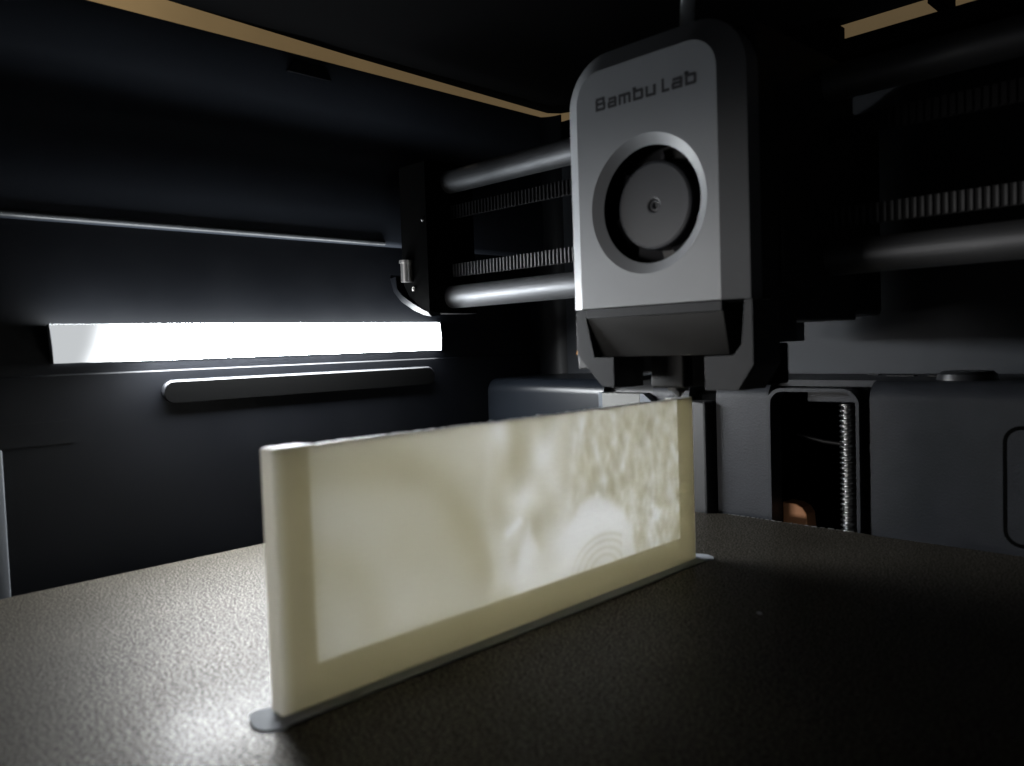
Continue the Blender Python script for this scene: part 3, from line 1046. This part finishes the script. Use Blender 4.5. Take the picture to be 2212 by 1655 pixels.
bmesh.ops.create_uvsphere(bm, u_segments=16, v_segments=10, radius=1.1)
for v_ in bm.verts:
    v_.co = v_.co + Vector((-284.2, 224.2, 96.6))
from_bm('screw_head', bm, M_silver, blk, (-284.2, 224.2, 96.6), smooth=60)
bm = bmesh.new()
bmesh.ops.create_uvsphere(bm, u_segments=16, v_segments=10, radius=1.0)
for v_ in bm.verts:
    v_.co = v_.co + Vector((-276, 224.0, 126.0))
from_bm('screw_head', bm, M_screwsteel, blk, (-276, 224, 126), smooth=60)

# filament tube rising from the print head
tpts = []
for i in range(15):
    t = i / 14
    tpts.append((-127.0 + 3 * t * t, 201 + 6 * t * t, 150.5 + 46 * t))
ft = tube('filament_tube', tpts, 2.1, M_tube, None, 16)
tag(ft, 'pale blue-white filament tube rising from the top of the print head', 'tube')

# ------------------------------------------------------------------ rear housing below the rods
rh = empty('rear_housing', (-140, 292, 0), 'charcoal textured housing across the back behind the print bed', 'housing')
def hprof(yf=292.0, zt=53.0, r=7.0, zb=-60, yb=YB - 0.2):
    return [(yf, zb)] + [(yf + r - r * math.cos(math.radians(t)), zt - r + r * math.sin(math.radians(t))) for t in range(0, 91, 9)] + [(yb, zt + 0.4), (yb, zb)]
M_bluepanel = mat('blue_black_housing', (0.0075, 0.0095, 0.013), 0.30, spec=0.35, bump=0.25, bscale=1300, bdist=0.0002)
prism('front_panel', hprof(), 0, XW + 1.0, -233.2, M_bluepanel, rh, smooth=30)
prism('front_panel', hprof(), 0, -206.0, -187.5, M_housing, rh, smooth=30)
prism('front_panel', hprof(), 0, -174.6, -151.6, M_housing, rh, smooth=30)
prism('front_panel', hprof(), 0, -112.9, 60, M_housing, rh, smooth=30)
prism('top_bridge', [(299.3, 50.6), (299.3, 53.0), (YB - 0.2, 53.4), (YB - 0.2, 50.6)], 0, -151.6, -112.9, M_housing, rh, smooth=30)
prism('recess_panel', hprof(297.0, 51.0, 5.0), 0, -233.2, -206.0, M_black, rh, smooth=30)
prism('recess_panel', hprof(296.0, 48.0, 4.0), 0, -187.5, -174.6, M_void, rh, smooth=30)
box('recess_post', -186.8, -176.5, 286.5, 296.0, -20, 44.5, M_black, rh, bev=1.0)
# opening surround
oi = cover_outline(-150.3, -117.4, -20, 49.0, 5.0, 8)
oo = cover_outline(-151.7, -116.2, -20, 50.3, 6.2, 8)
bm = bmesh.new()
a0 = [bm.verts.new((x, 290.6, z)) for x, z in oi]
a1 = [bm.verts.new((x, 290.6, z)) for x, z in oo]
b0 = [bm.verts.new((x, 299.4, z)) for x, z in oi]
b1 = [bm.verts.new((x, 299.4, z)) for x, z in oo]
for i in range(1, len(oi)):
    j = (i + 1) % len(oi)
    bm.faces.new((a0[i], a0[j], a1[j], a1[i]))
    bm.faces.new((a0[i], a0[j], b0[j], b0[i]))
    bm.faces.new((a1[i], a1[j], b1[j], b1[i]))
    bm.faces.new((b0[i], b0[j], b1[j], b1[i]))
from_bm('opening_surround', bm, M_housing, rh, (-134, 292, 49), smooth=35)
box('gap_filler', -116.1, -113.0, 300, 306, -20, 50.5, M_void, rh)
# dark cavity lining
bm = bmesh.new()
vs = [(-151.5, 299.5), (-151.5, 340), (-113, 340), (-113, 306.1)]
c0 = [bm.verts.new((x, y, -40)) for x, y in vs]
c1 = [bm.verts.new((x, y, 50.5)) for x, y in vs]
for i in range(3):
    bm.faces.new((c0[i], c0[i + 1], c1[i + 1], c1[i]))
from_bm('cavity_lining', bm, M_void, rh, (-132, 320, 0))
box('inner_bracket', -139.5, -116.3, 300.0, 304.0, 44.6, 49.8, M_housing, rh, bev=0.3)
# hatch outlined by a rounded groove on the right
hi0 = rrect(-70.0, 20, 1.6, 38.0, 4.2)
hi1 = rrect(-71.3, 21.3, 0.3, 39.3, 5.4)
prism('hatch_groove', hi1, 1, 291.92, 292.5, M_void, rh, smooth=None)
prism('hatch', hi0, 1, 291.7, 292.6, M_housing, rh, smooth=None)
# slots and knob on the housing's top
for (x0_, x1_, y_) in ((-128, -124, 330), (-118, -108, 322), (-103, -96, 322)):
    box('top_slot', x0_, x1_, y_, y_ + 4, 52.6, 53.75, M_gapblack, rh)
bm = bmesh.new()
add_cyl(bm, (-86.0, 308.5), 2, 9.6, 52.9, 55.0, 48, 9.2)
add_cyl(bm, (-86.0, 308.5), 2, 9.2, 54.9, 56.0, 48, 7.8)
kn = from_bm('round_knob', bm, M_wall_gloss, None, (-86, 308.5, 53), smooth=30)
tag(kn, 'flat round black knob on top of the rear housing', 'knob')

# wiper pad
wp = empty('wiper_pad', (-219, 290, 40), 'pale grey wiper pad in a blue-grey bracket on the rear housing', 'wiper')
box('pad', -230.6, -209.6, 287.6, 296, 34, 47.2, M_pad, wp, bev=0.4)
box('bracket', -233.1, -230.7, 288.0, 297, 34, 47.4, M_padframe, wp, bev=0.3)
prism('bracket', [(-209.5, 34), (-209.5, 47.3), (-207.5, 47.2), (-203.0, 43.8), (-201.0, 34)], 1, 287.5, 291.5, M_padframe, wp, bev=0.2)

# lead screw in the opening
bm = bmesh.new()
pitch, turns, segs = 2.0, 27, 20
cxs, cys, zb = -126.3, 306.0, -8.0
prevr = None
nst = 10
for i in range(turns * nst + 1):
    ring = []
    for k in range(segs):
        a = 2 * math.pi * k / segs
        ph = (i / nst + k / segs) % 1.0
        r = 2.4 + 1.0 * (0.5 + 0.5 * math.cos(2 * math.pi * ph))
        ring.append(bm.verts.new((cxs + r * math.cos(-a), cys + r * math.sin(-a), zb + i * pitch / nst)))
    if prevr:
        for k in range(segs):
            bm.faces.new((prevr[k], prevr[(k + 1) % segs], ring[(k + 1) % segs], ring[k]))
    else:
        bm.faces.new(ring)
    prevr = ring
bm.faces.new(prevr)
ls = from_bm('lead_screw', bm, M_screwsteel, None, (cxs, cys, zb), smooth=60)
tag(ls, 'threaded steel lead screw standing inside the rear opening', 'lead screw')
# copper part at the foot of the opening
cp_ = prism('copper_bracket', [(-152.5 + 1.5, -8), (-151.0, 4.2), (-145.5, 3.8), (-142.8, 2.6), (-141.2, 0.2), (-140.5, -8)], 1, 301, 309, M_copper, bev=0.5)
tag(cp_, 'orange copper bracket low inside the rear opening', 'bracket')
wr = tube('reflection_arc', [(-149.5, 312, 30.5), (-145, 313, 29.0), (-139, 313, 27.8), (-132, 312, 27.4), (-120, 312, 27.2)], 0.8, M_black, None, 8)  # strand added in place of a faint reflected arc
tag(wr, 'thin black strand added as the faint reflection in the rear opening', 'reflection')
